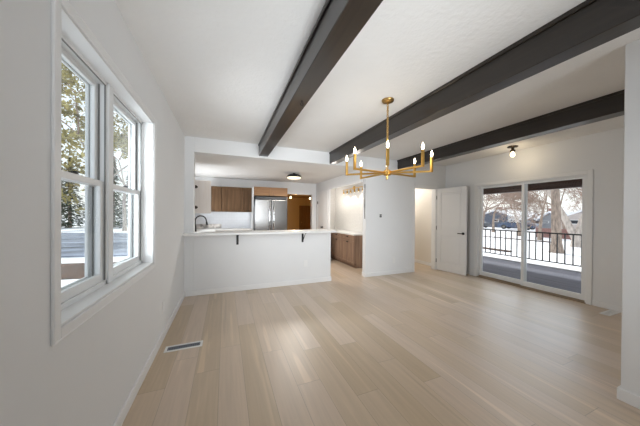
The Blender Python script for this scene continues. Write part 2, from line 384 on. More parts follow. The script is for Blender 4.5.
structure(MB().box(3.30, 3.31, YW + T, 6.9, 0.84, ZK).build('wall_niche_tile', M['tile']), 'white mosaic tile above the niche counter', 'wall')
structure(MB().box(XKR + 0.035, 3.31, 6.9, YB, 0, ZK).build('wall_niche_end', M['tilex']), 'white end wall of the niche', 'wall')
structure(MB().box(3.9, 4.0, YW + T, 7.0, 0, 2.45).build('wall_passage_left', M['cream']), 'cream left wall of the passage', 'wall')
structure(MB().box(4.9, 5.0, YW + T, 7.0, 0, 2.45).build('wall_passage_right', M['cream']), 'cream wall seen through the open doorway', 'wall')
structure(MB().box(4.0, 4.9, 6.9, 7.0, 0, 2.45).build('wall_passage_end', M['cream']), 'cream wall at the end of the passage', 'wall')
structure(MB().box(1.4, 1.5, YB + T, 12.0, 0, 2.2).box(4.5, 4.6, YB + T, 12.0, 0, 2.2).box(1.4, 4.6, 11.6, 11.72, 0, 2.2)
          .build('wall_hall', M['tan']), 'warm tan walls of the hall behind the kitchen', 'wall')

# baseboards
def base(name, label, *boxes):
    m = MB()
    for b in boxes: m.box(*b)
    structure(m.build(name, M['trim'], bevel=0.004), label, 'baseboard')
BH, BT = 0.085, 0.014
base('baseboard_left', 'white baseboard along the window wall', (XL, XL + BT, -2.6, YW, 0, BH))
base('baseboard_peninsula', 'white baseboard under the bar half wall', (XL + BT, 1.922 + BT, YW - BT, YW, 0, BH), (1.922, 1.922 + BT, YW, YW + T, 0, BH))
base('baseboard_far', 'white baseboard on the far wall left of the doorway', (2.722 - BT, DX0 - 0.055, YW - BT, YW, 0, BH), (2.722 - BT, 2.722, YW, YW + T, 0, BH))
base('baseboard_right', 'white baseboard right of the sliding door', (XR - BT, XR, YN, SY0 - 0.07, 0, BH))
base('baseboard_near', 'white baseboard around the near wall end', (XN - BT, XN, -2.6, YN + BT, 0, BH), (XN, XR - BT, YN, YN + BT, 0, BH))
base('baseboard_passage', 'white baseboard in the passage', (4.9 - BT, 4.9, YW + T, 6.9, 0, BH), (4.0, 4.0 + BT, YW + T, 6.9, 0, BH))

# casings
CW = 0.055
def casing_y(x0, x1, z1, yf, th, cw):  # picture frame without sill, lying on a wall facing -Y
    m = MB()
    m.box(x0 - cw, x0, yf - th, yf, 0, z1 + cw).box(x1, x1 + cw, yf - th, yf, 0, z1 + cw).box(x0, x1, yf - th, yf, z1, z1 + cw)
    return m
structure(casing_y(DX0, DX1, DZ, YW, 0.016, CW).box(DX0, DX0 + 0.012, YW, YW + T, 0, DZ).box(DX1 - 0.012, DX1, YW, YW + T, 0, DZ)
          .box(DX0, DX1, YW, YW + T, DZ - 0.012, DZ).build('trim_1', M['trim'], bevel=0.003), 'white casing around the open doorway', 'trim')
structure(casing_y(HX0, HX1, HZ, YB, 0.014, 0.05).build('trim_2', M['trim'], bevel=0.003), 'white casing around the hall opening behind the kitchen', 'trim')
structure(MB().box(XKR - 0.014, XKR, NY1, NY1 + 0.07, 0, NZ + 0.05).box(XKR - 0.014, XKR, NY0, NY1, NZ, NZ + 0.05).box(XKR - 0.002, XKR + 0.035, NY1 - 0.012, NY1, 0, NZ)
          .build('trim_3', M['trim'], bevel=0.003), 'white casing around the tiled niche opening', 'trim')

# slider casing and door
structure(MB().box(XR - 0.016, XR, SY0 - 0.062, SY0, 0, SZ1 + 0.062).box(XR - 0.016, XR, SY1, SY1 + 0.062, 0, SZ1 + 0.062).box(XR - 0.016, XR, SY0, SY1, SZ1, SZ1 + 0.062)
          .build('trim_4', M['trim'], bevel=0.003), 'white casing around the sliding glass door', 'trim')
sl = thing('door_1', 'white two-panel sliding glass door to the deck', 'sliding door', (XR, SY0, 0), kind='structure')
o_ = (XR, SY0, 0)
MB(o_).box(XR, XR + T, SY0, SY0 + 0.016, 0, SZ1).box(XR, XR + T, SY1 - 0.016, SY1, 0, SZ1).box(XR, XR + T, SY0, SY1, SZ1 - 0.016, SZ1).build('frame', M['vinyl'], sl, 0.003)
MB(o_).box(XR - 0.012, XR + T, SY0, SY1, 0, 0.014).box(XR + 0.03, XR + 0.036, SY0 + .016, SY1 - .016, 0.022, 0.034).box(XR + 0.075, XR + 0.081, SY0 + .016, SY1 - .016, 0.022, 0.034).build('threshold', M['thresh'], sl, 0.002)
SM = (SY0 + SY1) / 2
def slider_panel(y0, y1, x0, x1):
    z0, z1 = 0.036, SZ1 - 0.016; sw = 0.046
    p = MB(o_).box(x0, x1, y0, y0 + sw, z0, z1).box(x0, x1, y1 - sw, y1, z0, z1).box(x0, x1, y0 + sw, y1 - sw, z0, z0 + 0.085).box(x0, x1, y0 + sw, y1 - sw, z1 - 0.036, z1).build('sliding_panel', M['vinyl'], sl, 0.003)
    xm = (x0 + x1) / 2
    MB(o_).box(xm - 0.003, xm + 0.003, y0 + sw - 0.006, y1 - sw + 0.006, z0 + 0.08, z1 - 0.03).build('pane', M['glass'], p)
    return p
pa = slider_panel(SM - 0.028, SY1 - 0.016, XR + 0.062, XR + 0.096)
pb = slider_panel(SY0 + 0.016, SM + 0.028, XR + 0.018, XR + 0.052)
hm = MB(o_).box(XR - 0.006, XR + 0.018, SM - 0.012, SM + 0.012, 0.86, 0.88).box(XR - 0.006, XR + 0.018, SM - 0.012, SM + 0.012, 1.02, 1.04).box(XR - 0.014, XR - 0.004, SM - 0.012, SM + 0.012, 0.84, 1.06)
hm.build('handle', M['vinyl'], pb, 0.003)

# open interior door leaf: hinged on the right jamb, swung against the right wall
LW, LT, LH = 0.675, 0.035, 1.93
dl = thing('door_2', 'white two-panel interior door standing open by the doorway', 'door', (4.70, YW - 0.02, 0.008), math.radians(-81.5), kind='structure')
m = MB(); sw = 0.10
m.box(0, sw, 0, LT, 0, LH).box(LW - sw, LW, 0, LT, 0, LH).box(sw, LW - sw, 0, LT, 0, 0.2).box(sw, LW - sw, 0, LT, 0.84, 0.98).box(sw, LW - sw, 0, LT, LH - 0.11, LH)
m.box(sw, LW - sw, 0.011, LT - 0.011, 0.2, 0.84).box(sw, LW - sw, 0.011, LT - 0.011, 0.98, LH - 0.11)
for z0, z1 in ((0.2, 0.84), (0.98, LH - 0.11)):
    for s0, s1 in ((-0.0, 0.012), (LT - 0.012, LT)):
        pass
    m.box(sw + 0.035, LW - sw - 0.035, 0.006, LT - 0.006, z0 + 0.035, z1 - 0.035)
m.build('door_leaf', M['trim'], dl, 0.004)
h = MB()
for yy, sg in ((0, -1), (LT, 1)):
    h.lathe((LW - 0.06, yy, 0.90), [(0.0, 0), (0.028, 0.0), (0.028, sg * 0.008), (0.012, sg * 0.01), (0.012, sg * 0.04), (0.0, sg * 0.042)], 16, 'y')
    h.tube([(LW - 0.06, yy + sg * 0.036, 0.90), (LW - 0.16, yy + sg * 0.04, 0.90)], 0.009, 8)
h.build('door_handle', M['black'], dl, smooth=True)
for z in (0.22, 1.0, 1.72):
    MB().tube([(-0.006, -0.004, z - 0.045), (-0.006, -0.004, z + 0.045)], 0.007, 8).build('hinge', M['black'], dl)

# closed door on the kitchen's right wall
kd = thing('door_3', 'white door with black knob on the kitchen right wall', 'door', (XKR, 6.14, 0), kind='structure')
m = MB((XKR, 6.14, 0)); x = XKR
m.box(x - 0.016, x, 6.08, 6.14, 0, 1.99).box(x - 0.016, x, 6.84, 6.90, 0, 1.99).box(x - 0.016, x, 6.14, 6.84, 1.93, 1.99).build('door_frame', M['trim'], kd, 0.003)
m = MB((XKR, 6.14, 0)).box(x - 0.006, x, 6.145, 6.835, 0.01, 1.925)
for z0, z1 in ((0.2, 0.85), (1.0, 1.8)):
    m.box(x - 0.010, x - 0.006, 6.25, 6.73, z0, z1)
lf = m.build('door_leaf', M['trim'], kd, 0.003)
MB((XKR, 6.14, 0)).lathe((x - 0.006, 6.42, 0.93), [(0, 0), (0.03, 0), (0.03, -0.008), (0.012, -0.012), (0.012, -0.035), (0.028, -0.045), (0.028, -0.06), (0, -0.065)], 16, 'x').build('door_knob', M['black'], lf, smooth=True)
for z in (1.67, 0.25):
    MB((XKR, 6.14, 0)).box(x - 0.022, x - 0.006, 6.815, 6.845, z - 0.04, z + 0.04).build('hinge', M['black'], lf)

# black edge strip with two hinges at the end of the far wall
jm = thing('trim_5', 'thin black edge strip at the left end of the far wall', 'trim', (2.69, YW + 0.02, 0), kind='structure')
MB((2.69, YW + 0.02, 0)).box(2.716, 2.722, YW + 0.03, YW + 0.045, 1.22, 1.95).build('edge_strip', M['bronze'], jm)
for z in (1.5, 1.9):
    MB((2.69, YW + 0.02, 0)).tube([(2.712, YW + 0.03, z - 0.04), (2.712, YW + 0.03, z + 0.04)], 0.007, 8).build('hinge', M['black'], jm)

# hall door behind the kitchen
hd = thing('door_4', 'brown wooden door at the end of the hall', 'door', (3.55, 11.6, 0), kind='structure')
MB((3.55, 11.6, 0)).box(3.52, 3.56, 11.58, 11.6, 0, 1.76).box(4.30, 4.34, 11.58, 11.6, 0, 1.76).box(3.56, 4.30, 11.58, 11.6, 1.72, 1.76).build('door_frame', M['brown'], hd, 0.003)
m = MB((3.55, 11.6, 0)).box(3.56, 4.30, 11.585, 11.6, 0, 1.72)
for z0, z1 in ((0.15, 0.8), (0.9, 1.62)):
    m.box(3.64, 4.22, 11.578, 11.585, z0, z1)
lf = m.build('door_leaf', M['brown'], hd, 0.003)
MB((3.55, 11.6, 0)).lathe((3.63, 11.585, 0.9), [(0, 0), (0.012, 0), (0.012, -0.03), (0.027, -0.04), (0.027, -0.055), (0, -0.06)], 14, 'y').build('door_knob', M['oldbrass'], lf, smooth=True)

# ------------------------------------------------------------------ double window in the left wall
m = MB()
cwid = 0.045
for a, b, z0, z1 in ((WY0 - cwid, WY0, WZ0 - cwid, WZ1 + cwid), (WY1, WY1 + cwid, WZ0 - cwid, WZ1 + cwid), (WY0, WY1, WZ1, WZ1 + cwid), (WY0, WY1, WZ0 - cwid, WZ0)):
    m.box(XL, XL + 0.0085, a, b, z0, z1)
oo = 0.002   # outer back band
for a, b, z0, z1 in ((WY0 - cwid - oo, WY0 - cwid + 0.006, WZ0 - cwid - oo, WZ1 + cwid + oo), (WY1 + cwid - 0.006, WY1 + cwid + oo, WZ0 - cwid - oo, WZ1 + cwid + oo),
                     (WY0 - cwid, WY1 + cwid, WZ1 + cwid - 0.006, WZ1 + cwid + oo), (WY0 - cwid, WY1 + cwid, WZ0 - cwid - oo, WZ0 - cwid + 0.006)):
    m.box(XL, XL + 0.0115, a, b, z0, z1)
structure(m.build('trim_6', M['trim'], bevel=0.003), 'white picture-frame casing around the double window', 'trim')
structure(MB().box(-0.69, XL, WY0, WY0 + 0.01, WZ0, WZ1).box(-0.69, XL, WY1 - 0.01, WY1, WZ0, WZ1).box(-0.69, XL, WY0, WY1, WZ1 - 0.01, WZ1).box(-0.69, XL, WY0, WY1, WZ0, WZ0 + 0.012)
          .build('trim_7', M['trim'], bevel=0.002), 'white deep jamb and sill boards of the double window', 'trim')
YMID = (WY0 + WY1) / 2
def double_hung(name, label, y0, y1):
    oz = (-0.72, y0, WZ0)
    wd = thing(name, label, 'window', oz, kind='structure')
    z0, z1 = WZ0 + 0.012, WZ1 - 0.01
    fr = MB(oz).box(-0.763, -0.674, y0, y0 + 0.026, z0, z1).box(-0.763, -0.674, y1 - 0.026, y1, z0, z1).box(-0.763, -0.674, y0, y1, z1 - 0.018, z1).box(-0.763, -0.674, y0, y1, z0, z0 + 0.026)
    f_ = fr.build('frame', M['vinyl'], wd, 0.002)
    t_ = MB(oz)
    for yy in (y0 + 0.026, y1 - 0.031):
        for xx in (-0.682, -0.7115, -0.738):
            t_.box(xx, xx + 0.008, yy, yy + 0.005, z0 + 0.03, z1 - 0.02)
    t_.box(-0.682, -0.677, y0 + .026, y1 - .026, z1 - 0.023, z1 - 0.018)
    t_.build('jamb_track', M['track'], f_)
    zm = 1.475
    def sash(nm, x0, x1, a, b, st, top, bot):
        ya, yb = y0 + 0.031, y1 - 0.031
        s_ = MB(oz).box(x0, x1, ya, ya + st, a, b).box(x0, x1, yb - st, yb, a, b).box(x0, x1, ya + st, yb - st, a, a + bot).box(x0, x1, ya + st, yb - st, b - top, b).build(nm, M['vinyl'], wd, 0.003)
        xm = (x0 + x1) / 2
        MB(oz).box(xm - 0.002, xm + 0.002, ya + st - .004, yb - st + .004, a + bot - .004, b - top + .004).build('pane', M['glass'], s_)
        return s_
    lo = sash('lower_sash', -0.708, -0.684, z0 + 0.026, zm + 0.018, 0.034, 0.034, 0.048)
    up = sash('upper_sash', -0.735, -0.7115, zm - 0.018, z1 - 0.020, 0.032, 0.030, 0.034)
    sash('storm_sash', -0.756, -0.740, z0 + 0.026, z1 - 0.020, 0.036, 0.032, 0.04)
    ym = (y0 + y1) / 2
    MB(oz).box(-0.706, -0.688, ym - 0.03, ym + 0.03, zm + 0.018, zm + 0.026).lathe((-0.697, ym, zm + 0.026), [(0.009, 0), (0.009, 0.006), (0.0, 0.008)], 12).box(-0.704, -0.68, ym - 0.004, ym + 0.02, zm + 0.026, zm + 0.032).build('sash_lock', M['black'], lo, 0.002)
    return wd
double_hung('window_1', 'nearer white double-hung window sash unit in the left wall', WY0 + 0.01, YMID - 0.02)
double_hung('window_2', 'farther white double-hung window sash unit in the left wall', YMID + 0.02, WY1 - 0.01)
structure(MB().box(-0.763, -0.674, YMID - 0.02, YMID + 0.02, WZ0 + 0.012, WZ1 - 0.01).box(-0.676, -0.664, YMID - 0.03, YMID + 0.03, WZ0 + 0.012, WZ1 - 0.01).build('trim_8', M['vinyl'], bevel=0.003), 'white mullion between the two window units', 'trim')

# ------------------------------------------------------------------ ceiling beams
def beam(label, x0, x1, y0, y1, zb):
    o = (x0, y0, zb)
    b = thing('ceiling_beam', label, 'beam', o, group='dark brown ceiling beams')
    MB(o).box(x0, x1, y0, y1, zb, ZC).build('beam_body', M['beam'], b, 0.004)
    MB(o).box(x0 - 0.012, x0, y0, y1, ZC - 0.03, ZC).box(x1, x1 + 0.012, y0, y1, ZC - 0.03, ZC).build('cove_strip', M['beam'], b, 0.003)
    return b
beam('leftmost dark brown beam, ending above the bar counter', 0.535, 0.690, -2.59, YW, 2.315)
beam('middle dark brown beam, passing behind the gold chandelier', 1.882, 2.015, -2.59, YW, 2.293)
beam('rightmost dark brown beam, nearest the sliding glass door', 3.53, 3.69, YN, YW, 2.315)
hk = MB((0.63, 2.02, 2.315)).lathe((0.63, 2.02, 2.315), [(0.012, 0), (0.012, -0.003), (0.004, -0.006), (0.004, -0.016)], 12)
hk.tube([(0.63 + 0.013 * math.sin(a), 2.02, 2.287 + 0.013 * math.cos(a)) for a in [i * PI / 8 for i in range(0, 14)]], 0.0035, 6)
tag(hk.build('ceiling_hook', M['black'], smooth=True), 'small black hook screwed under the leftmost ceiling beam', 'hook')

# ------------------------------------------------------------------ chandelier
CX, CYY, ARMZ = 1.583, 2.042, 1.745
ch = thing('chandelier', 'gold eight-arm candle chandelier hanging on a chain', 'chandelier', (CX, CYY, ZC))
o = (CX, CYY, ZC)
MB(o).lathe((CX, CYY, ZC), [(0.062, 0), (0.062, -0.012), (0.055, -0.022), (0.02, -0.032), (0.008, -0.036), (0.008, -0.05)], 28).build('canopy', M['oldbrass'], ch, smooth=True)
c = MB(o)
zz = ZC - 0.045; k = 0
while zz > 2.10:
    pts = []
    for i in range(13):
        a = 2 * PI * i / 12
        hx, hz = 0.009 * math.cos(a), 0.017 * math.sin(a)
        pts.append((CX + hx, CYY, zz - 0.017 + hz) if k % 2 == 0 else (CX, CYY + hx, zz - 0.017 + hz))
    c.tube(pts, 0.0042, 6, cap=False); zz -= 0.027; k += 1
c.tube([(CX + 0.006, CYY, ZC - 0.05), (CX - 0.007, CYY, ZC - 0.16), (CX + 0.006, CYY, ZC - 0.27), (CX, CYY, zz)], 0.002, 5)
c.build('chain', M['oldbrass'], ch, smooth=True)
MB(o).lathe((CX, CYY, 0), [(0.0, 2.12), (0.011, 2.115), (0.011, 2.09), (0.009, 2.085), (0.009, ARMZ + 0.03), (0.0, ARMZ + 0.03)], 16).build('stem', M['brass'], ch, smooth=True)
MB(o).lathe((CX, CYY, ARMZ), [(0.0, 0.04), (0.018, 0.038), (0.04, 0.02), (0.042, -0.018), (0.034, -0.026), (0.008, -0.028), (0.008, -0.05), (0.005, -0.062), (0.0, -0.064)], 24).build('hub', M['brass'], ch, smooth=True)
# arm directions: measured against the view, camera frame angle -> world
RA = 0.43
for k in range(8):
    th = math.radians(29.5 + 45 * k)
    la, de = math.cos(th), math.sin(th)
    d = Vector((r0.x * la + f0.x * de, r0.y * la + f0.y * de, 0)).normalized()
    hubp = Vector((CX, CYY, ARMZ)); end = hubp + d * RA
    ar = MB(o).tube([hubp + d * 0.02, end], 0.0135, square=True).build('arm', M['brass'], ch, 0.002)
    MB(o).tube([end - Vector((0, 0, 0.0096)), end + Vector((0, 0, 0.145))], 0.0155, square=True).build('candle_sleeve', M['brass'], ar, 0.002)
    bl = MB(o).lathe((end.x, end.y, ARMZ + 0.145), [(0.006, 0), (0.008, 0.006), (0.012, 0.020), (0.0125, 0.028), (0.009, 0.046), (0.004, 0.060), (0.0, 0.068)], 14).build('candle_bulb', M['flame'], ar, smooth=True)
point_light('chandelier_glow', (CX, CYY, ARMZ + 0.22), 2.5, 0.12, (1.0, 0.82, 0.58)).data.specular_factor = 0.1

# ------------------------------------------------------------------ ceiling fixtures
lt = thing('ceiling_light', 'small black ceiling light with bare bulb above the sliding door', 'ceiling light', (4.645, 2.56, ZC))
o = (4.645, 2.56, ZC)
MB(o).lathe(o, [(0.075, 0), (0.075, -0.014), (0.068, -0.02), (0.022, -0.022), (0.02, -0.06), (0.038, -0.066), (0.038, -0.09), (0.0, -0.09)], 24).build('canopy', M['bronze'], lt, smooth=True)
MB(o).lathe((o[0], o[1], ZC - 0.15), [(0.0, -0.034), (0.02, -0.03), (0.035, -0.01), (0.036, 0.008), (0.028, 0.032), (0.014, 0.05), (0.013, 0.06), (0, 0.06)], 18).build('light_bulb', M['bulb'], lt, smooth=True)
point_light('door_ceiling_glow', (o[0], o[1], ZC - 0.24), 2.5, 0.05, (1.0, 0.82, 0.56))

lt = thing('ceiling_light', 'black domed flush light on the kitchen ceiling', 'ceiling light', (1.51, 5.42, ZK))
o = (1.51, 5.42, ZK)
MB(o).lathe(o, [(0.03, 0), (0.035, -0.02), (0.10, -0.03), (0.15, -0.05), (0.185, -0.095), (0.187, -0.103), (0.175, -0.103), (0.16, -0.08), (0.0, -0.09)], 32).build('metal_shade', M['black'], lt, smooth=True)
MB(o).lathe((o[0], o[1], ZK - 0.08), [(0.17, 0), (0.168, -0.026), (0.145, -0.048), (0.08, -0.062), (0.0, -0.066)], 32).build('glass_diffuser', M['diffuser'], lt, smooth=True)
area_light('kitchen_ceiling_glow', (o[0], o[1], ZK - 0.16), (0, -0.05, -1), 0.34, 0.34, 28, (1.0, 0.95, 0.88)).data.specular_factor = 0.3

for lx, ly, lab in ((2.45, 9.3, 'small dark ceiling light with glowing bulb in the hall beside the refrigerator'), (3.36, 9.5, 'glowing hall ceiling light at the right edge of the hall opening')):
    o = (lx, ly, 2.15)
    lt = thing('hall_light', lab, 'ceiling light', o)
    MB(o).lathe(o, [(0.07, 0), (0.07, -0.02), (0.06, -0.03), (0.025, -0.035), (0.03, -0.11), (0.0, -0.11)], 20).build('canopy', M['bronze'], lt, smooth=True)
    MB(o).lathe((lx, ly, 1.985), [(0.0, -0.045), (0.025, -0.038), (0.042, -0.012), (0.04, 0.012), (0.024, 0.045), (0.02, 0.06), (0, 0.06)], 18).build('light_bulb', M['bulb'], lt, smooth=True)
point_light('hall_glow', (2.6, 9.0, 1.75), 29, 0.08, (1.0, 0.66, 0.30))
point_light('passage_glow', (4.45, 5.4, 2.2), 27, 0.1, (1.0, 0.97, 0.92))

# ------------------------------------------------------------------ bar counter and brackets
tag(MB().box(XL, 1.94, 3.976, 4.46, 0.965, 1.0).build('bar_countertop', M['quartz'], bevel=0.005), 'long white bar countertop on the half wall', 'countertop')
def bracket(x, label):
    o = (x, YW, 0.965)
    b = thing('countertop_bracket', label, 'bracket', o, group='black brackets under the bar counter')
    MB(o).box(x - 0.018, x + 0.018, YW - 0.007, YW, 0.785, 0.965).build('wall_plate', M['black'], b, 0.002)
    MB(o).box(x - 0.018, x + 0.018, YW - 0.19, YW - 0.007, 0.958, 0.965).build('arm_plate', M['black'], b, 0.002)
    MB(o).tube([(x, YW - 0.006, 0.81), (x, YW - 0.06, 0.85), (x, YW - 0.13, 0.92), (x, YW - 0.17, 0.957)], 0.007, 6).build('brace', M['black'], b)
bracket(0.192, 'left black steel bracket under the bar counter')
bracket(1.341, 'right black steel bracket under the bar counter')

# ------------------------------------------------------------------ kitchen cabinets
def shaker(mb, x0, x1, z0, z1, yf, t=0.02, rail=0.05):      # door front facing -Y
    mb.box(x0, x0 + rail, yf - t, yf, z0, z1).box(x1 - rail, x1, yf - t, yf, z0, z1).box(x0 + rail, x1 - rail, yf - t, yf, z0, z0 + rail).box(x0 + rail, x1 - rail, yf - t, yf, z1 - rail, z1)
    mb.box(x0 + rail, x1 - rail, yf - t * 0.2, yf, z0 + rail, z1 - rail)
    return mb
def pull_y(mb, x0, x1, z, yf):
    mb.tube([(x0, yf, z), (x0, yf - 0.028, z)], 0.005, 6).tube([(x1, yf, z), (x1, yf - 0.028, z)], 0.005, 6).tube([(x0 - 0.012, yf - 0.028, z), (x1 + 0.012, yf - 0.028, z)], 0.0065, 6)
    return mb
UY, UZ0, UZ1 = 6.68, 1.36, 2.02
def upper(label, x0, x1, pull):
    o = (x0, YB, UZ0)
    c = thing('wall_cabinet', label, 'cabinet', o, group='oak upper cabinets on the kitchen back wall')
    MB(o).box(x0, x1, UY, YB, UZ0, UZ1).build('cabinet_body', M['oak'], c, 0.002)
    d = shaker(MB(o), x0 + 0.004, x1 - 0.004, UZ0 + 0.004, UZ1 - 0.004, UY).build('cabinet_door', M['oak'], c, 0.002)
    if pull: pull_y(MB(o), pull[0], pull[1], UZ0 + 0.03, UY - 0.02).build('door_pull', M['black'], d)
upper('narrow oak upper cabinet beside the open pale cabinet door', -0.40, -0.095, (-0.35, -0.27))
upper('wide oak upper cabinet in the middle of the kitchen back wall', -0.092, 0.455, None)
upper('narrow oak upper cabinet just left of the refrigerator', 0.458, 0.665, (0.51, 0.59))
# cabinet on the left kitchen wall, its door swung open
o = (-0.85, 5.0, UZ0)
c = thing('wall_cabinet', 'oak wall cabinet whose pale door hangs open above the faucet', 'cabinet', o)
MB(o).box(-0.85, -0.57, 4.85, 4.87, 1.33, 1.96).box(-0.85, -0.57, 5.31, 5.33, 1.33, 1.96).box(-0.85, -0.57, 4.87, 5.31, 1.33, 1.35).box(-0.85, -0.57, 4.87, 5.31, 1.94, 1.96).box(-0.85, -0.84, 4.87, 5.31, 1.35, 1.94).box(-0.84, -0.58, 4.87, 5.31, 1.64, 1.656).build('cabinet_body', M['oak'], c, 0.002)
d = MB(o).box(-0.565, -0.275, 5.305, 5.323, 1.31, 1.975).build('cabinet_door', M['birch'], c, 0.002)
d['label'] = 'pale inner face of the open door'
MB(o).box(-0.567, -0.275, 5.323, 5.331, 1.31, 1.975).build('door_face', M['oak'], d)
for z in (1.43, 1.84):
    MB(o).box(-0.57, -0.535, 5.285, 5.305, z - 0.03, z + 0.03).lathe((-0.535, 5.305, z), [(0.0, 0), (0.02, 0), (0.02, -0.006), (0, -0.006)], 12, 'y').build('hinge', M['bronze'], d)
# above the refrigerator
o = (0.69, YB, 1.79)
c = thing('wall_cabinet', 'short two-door oak cabinet above the refrigerator', 'cabinet', o)
MB(o).box(0.70, 1.60, 6.42, YB, 1.795, 2.03).build('cabinet_body', M['oakpale'], c, 0.002)
for x0, x1, px in ((0.703, 1.148, 1.10), (1.152, 1.597, 1.20)):
    d = shaker(MB(o), x0, x1, 1.80, 2.026, 6.42, rail=0.04).build('cabinet_door', M['oakpale'], c, 0.002)
    MB(o).lathe((px, 6.40, 1.815), [(0.006, 0), (0.006, -0.012), (0.013, -0.016), (0.013, -0.024), (0, -0.026)], 12, 'y').build('knob', M['black'], d)
MB(o).box(0.668, 0.690, 6.40, YB, 0, 2.03).build('side_panel', M['trim'], c, 0.002)['label'] = 'white filler panel beside the refrigerator'

# refrigerator
FX0, FX1, FY, FZ = 0.705, 1.575, 6.30, 1.755
o = (FX0, FY, 0)
fr = thing('refrigerator', 'stainless steel french-door refrigerator', 'refrigerator', o)
MB(o).box(FX0 + 0.005, FX1 - 0.005, FY + 0.07, 6.97, 0.02, FZ - 0.064).build('fridge_body', M['slate'], fr, 0.004)
MB(o).box(FX0 + 0.02, FX1 - 0.02, FY + 0.01, FY + 0.3, FZ - 0.062, FZ + 0.012).build('hinge_cover', M['darkplastic'], fr, 0.003)
xm = (FX0 + FX1) / 2
for x0, x1, hx in ((FX0, xm - 0.003, xm - 0.055), (xm + 0.003, FX1, xm + 0.055)):
    d = MB(o).box(x0, x1, FY, FY + 0.065, 0.66, FZ - 0.062).build('fridge_door', M['steel'], fr, 0.018, seg=3)
    MB(o).tube([(hx, FY, 0.78), (hx, FY - 0.04, 0.80), (hx, FY - 0.058, 0.95), (hx, FY - 0.064, 1.18), (hx, FY - 0.058, 1.46), (hx, FY - 0.04, 1.62), (hx, FY, 1.64)], 0.013, 10).build('door_handle', M['chrome'], d, smooth=True)
d = MB(o).box(FX0, FX1, FY, FY + 0.065, 0.06, 0.652).build('freezer_drawer', M['steel'], fr, 0.018, seg=3)
MB(o).tube([(FX0 + 0.1, FY, 0.56), (FX0 + 0.1, FY - 0.05, 0.565), (xm, FY - 0.06, 0.565), (FX1 - 0.1, FY - 0.05, 0.565), (FX1 - 0.1, FY, 0.56)], 0.013, 10).build('drawer_handle', M['chrome'], d, smooth=True)
MB(o).box(FX0 + 0.02, FX1 - 0.02, FY + 0.08, FY + 0.5, 0, 0.06).build('plinth', M['darkplastic'], fr)

# base cabinets, counters, splash, faucet
def base_cab(label, x0, x1, y0, y1, face, n):
    o = (x0, y0, 0)
    c = thing('base_cabinet', label, 'cabinet', o)
    MB(o).box(x0, x1, y0, y1, 0.09, 0.875).box(x0 + 0.04, x1 - 0.04, y0 + 0.05, y1, 0, 0.09).build('cabinet_body', M['oak'], c, 0.002)
    if face == 'y':
        wd = (x1 - x0) / n
        for i in range(n):
            d = shaker(MB(o), x0 + i * wd + .004, x0 + (i + 1) * wd - .004, 0.1, 0.865, y0).build('cabinet_door', M['oak'], c, 0.002)
            pull_y(MB(o), x0 + (i + .5) * wd - .05, x0 + (i + .5) * wd + .05, 0.82, y0 - 0.02).build('door_pull', M['black'], d)
base_cab('oak base cabinet run along the kitchen back wall', -0.20, 0.655, 6.42, 6.98, 'y', 2)
base_cab('oak sink base cabinet on the left kitchen wall', -0.84, -0.26, 4.5, 6.98, 'x', 0)
tag(MB().box(-0.84, -0.22, 4.48, 6.985, 0.876, 0.91).box(-0.22, 0.662, 6.38, 6.985, 0.876, 0.91).build('kitchen_countertop', M['quartz'], bevel=0.004), 'white L-shaped kitchen countertop behind the bar', 'countertop')
structure(MB().box(-0.85, 0.667, YB - 0.012, YB, 0.912, UZ0).build('wall_splash_tile', M['splash']), 'pale grey tile backsplash under the upper cabinets', 'backsplash')
tag(MB().box(-0.838, -0.10, YB - 0.03, YB - 0.0125, 0.911, 1.03).build('marble_upstand', M['marble'], bevel=0.003), 'veined grey marble strip at the back of the counter', 'upstand')
o = (-0.565, 5.35, 0.91)
fa = thing('faucet', 'black gooseneck kitchen faucet behind the bar counter', 'faucet', o)
MB(o).lathe(o, [(0.03, 0), (0.03, 0.012), (0.024, 0.02), (0.024, 0.15), (0.016, 0.165), (0, 0.165)], 18).build('faucet_body', M['black'], fa, smooth=True)
pts = [(-0.565, 5.35, 1.06), (-0.565, 5.35, 1.16)] + [(-0.465 - 0.10 * math.cos(a), 5.35, 1.16 + 0.10 * math.sin(a)) for a in [i * PI / 10 for i in range(1, 10)]] + [(-0.362, 5.35, 1.155), (-0.358, 5.35, 1.13)]
sp = MB(o).tube(pts, 0.0135, 10).build('spout', M['black'], fa, smooth=True)
MB(o).tube([(-0.36, 5.35, 1.14), (-0.35, 5.35, 1.07)], [0.017, 0.021], 12).build('spray_head', M['black'], sp, smooth=True)
MB(o).tube([(-0.565, 5.33, 1.02), (-0.565, 5.27, 1.045)], 0.008, 8).build('lever', M['black'], fa, smooth=True)

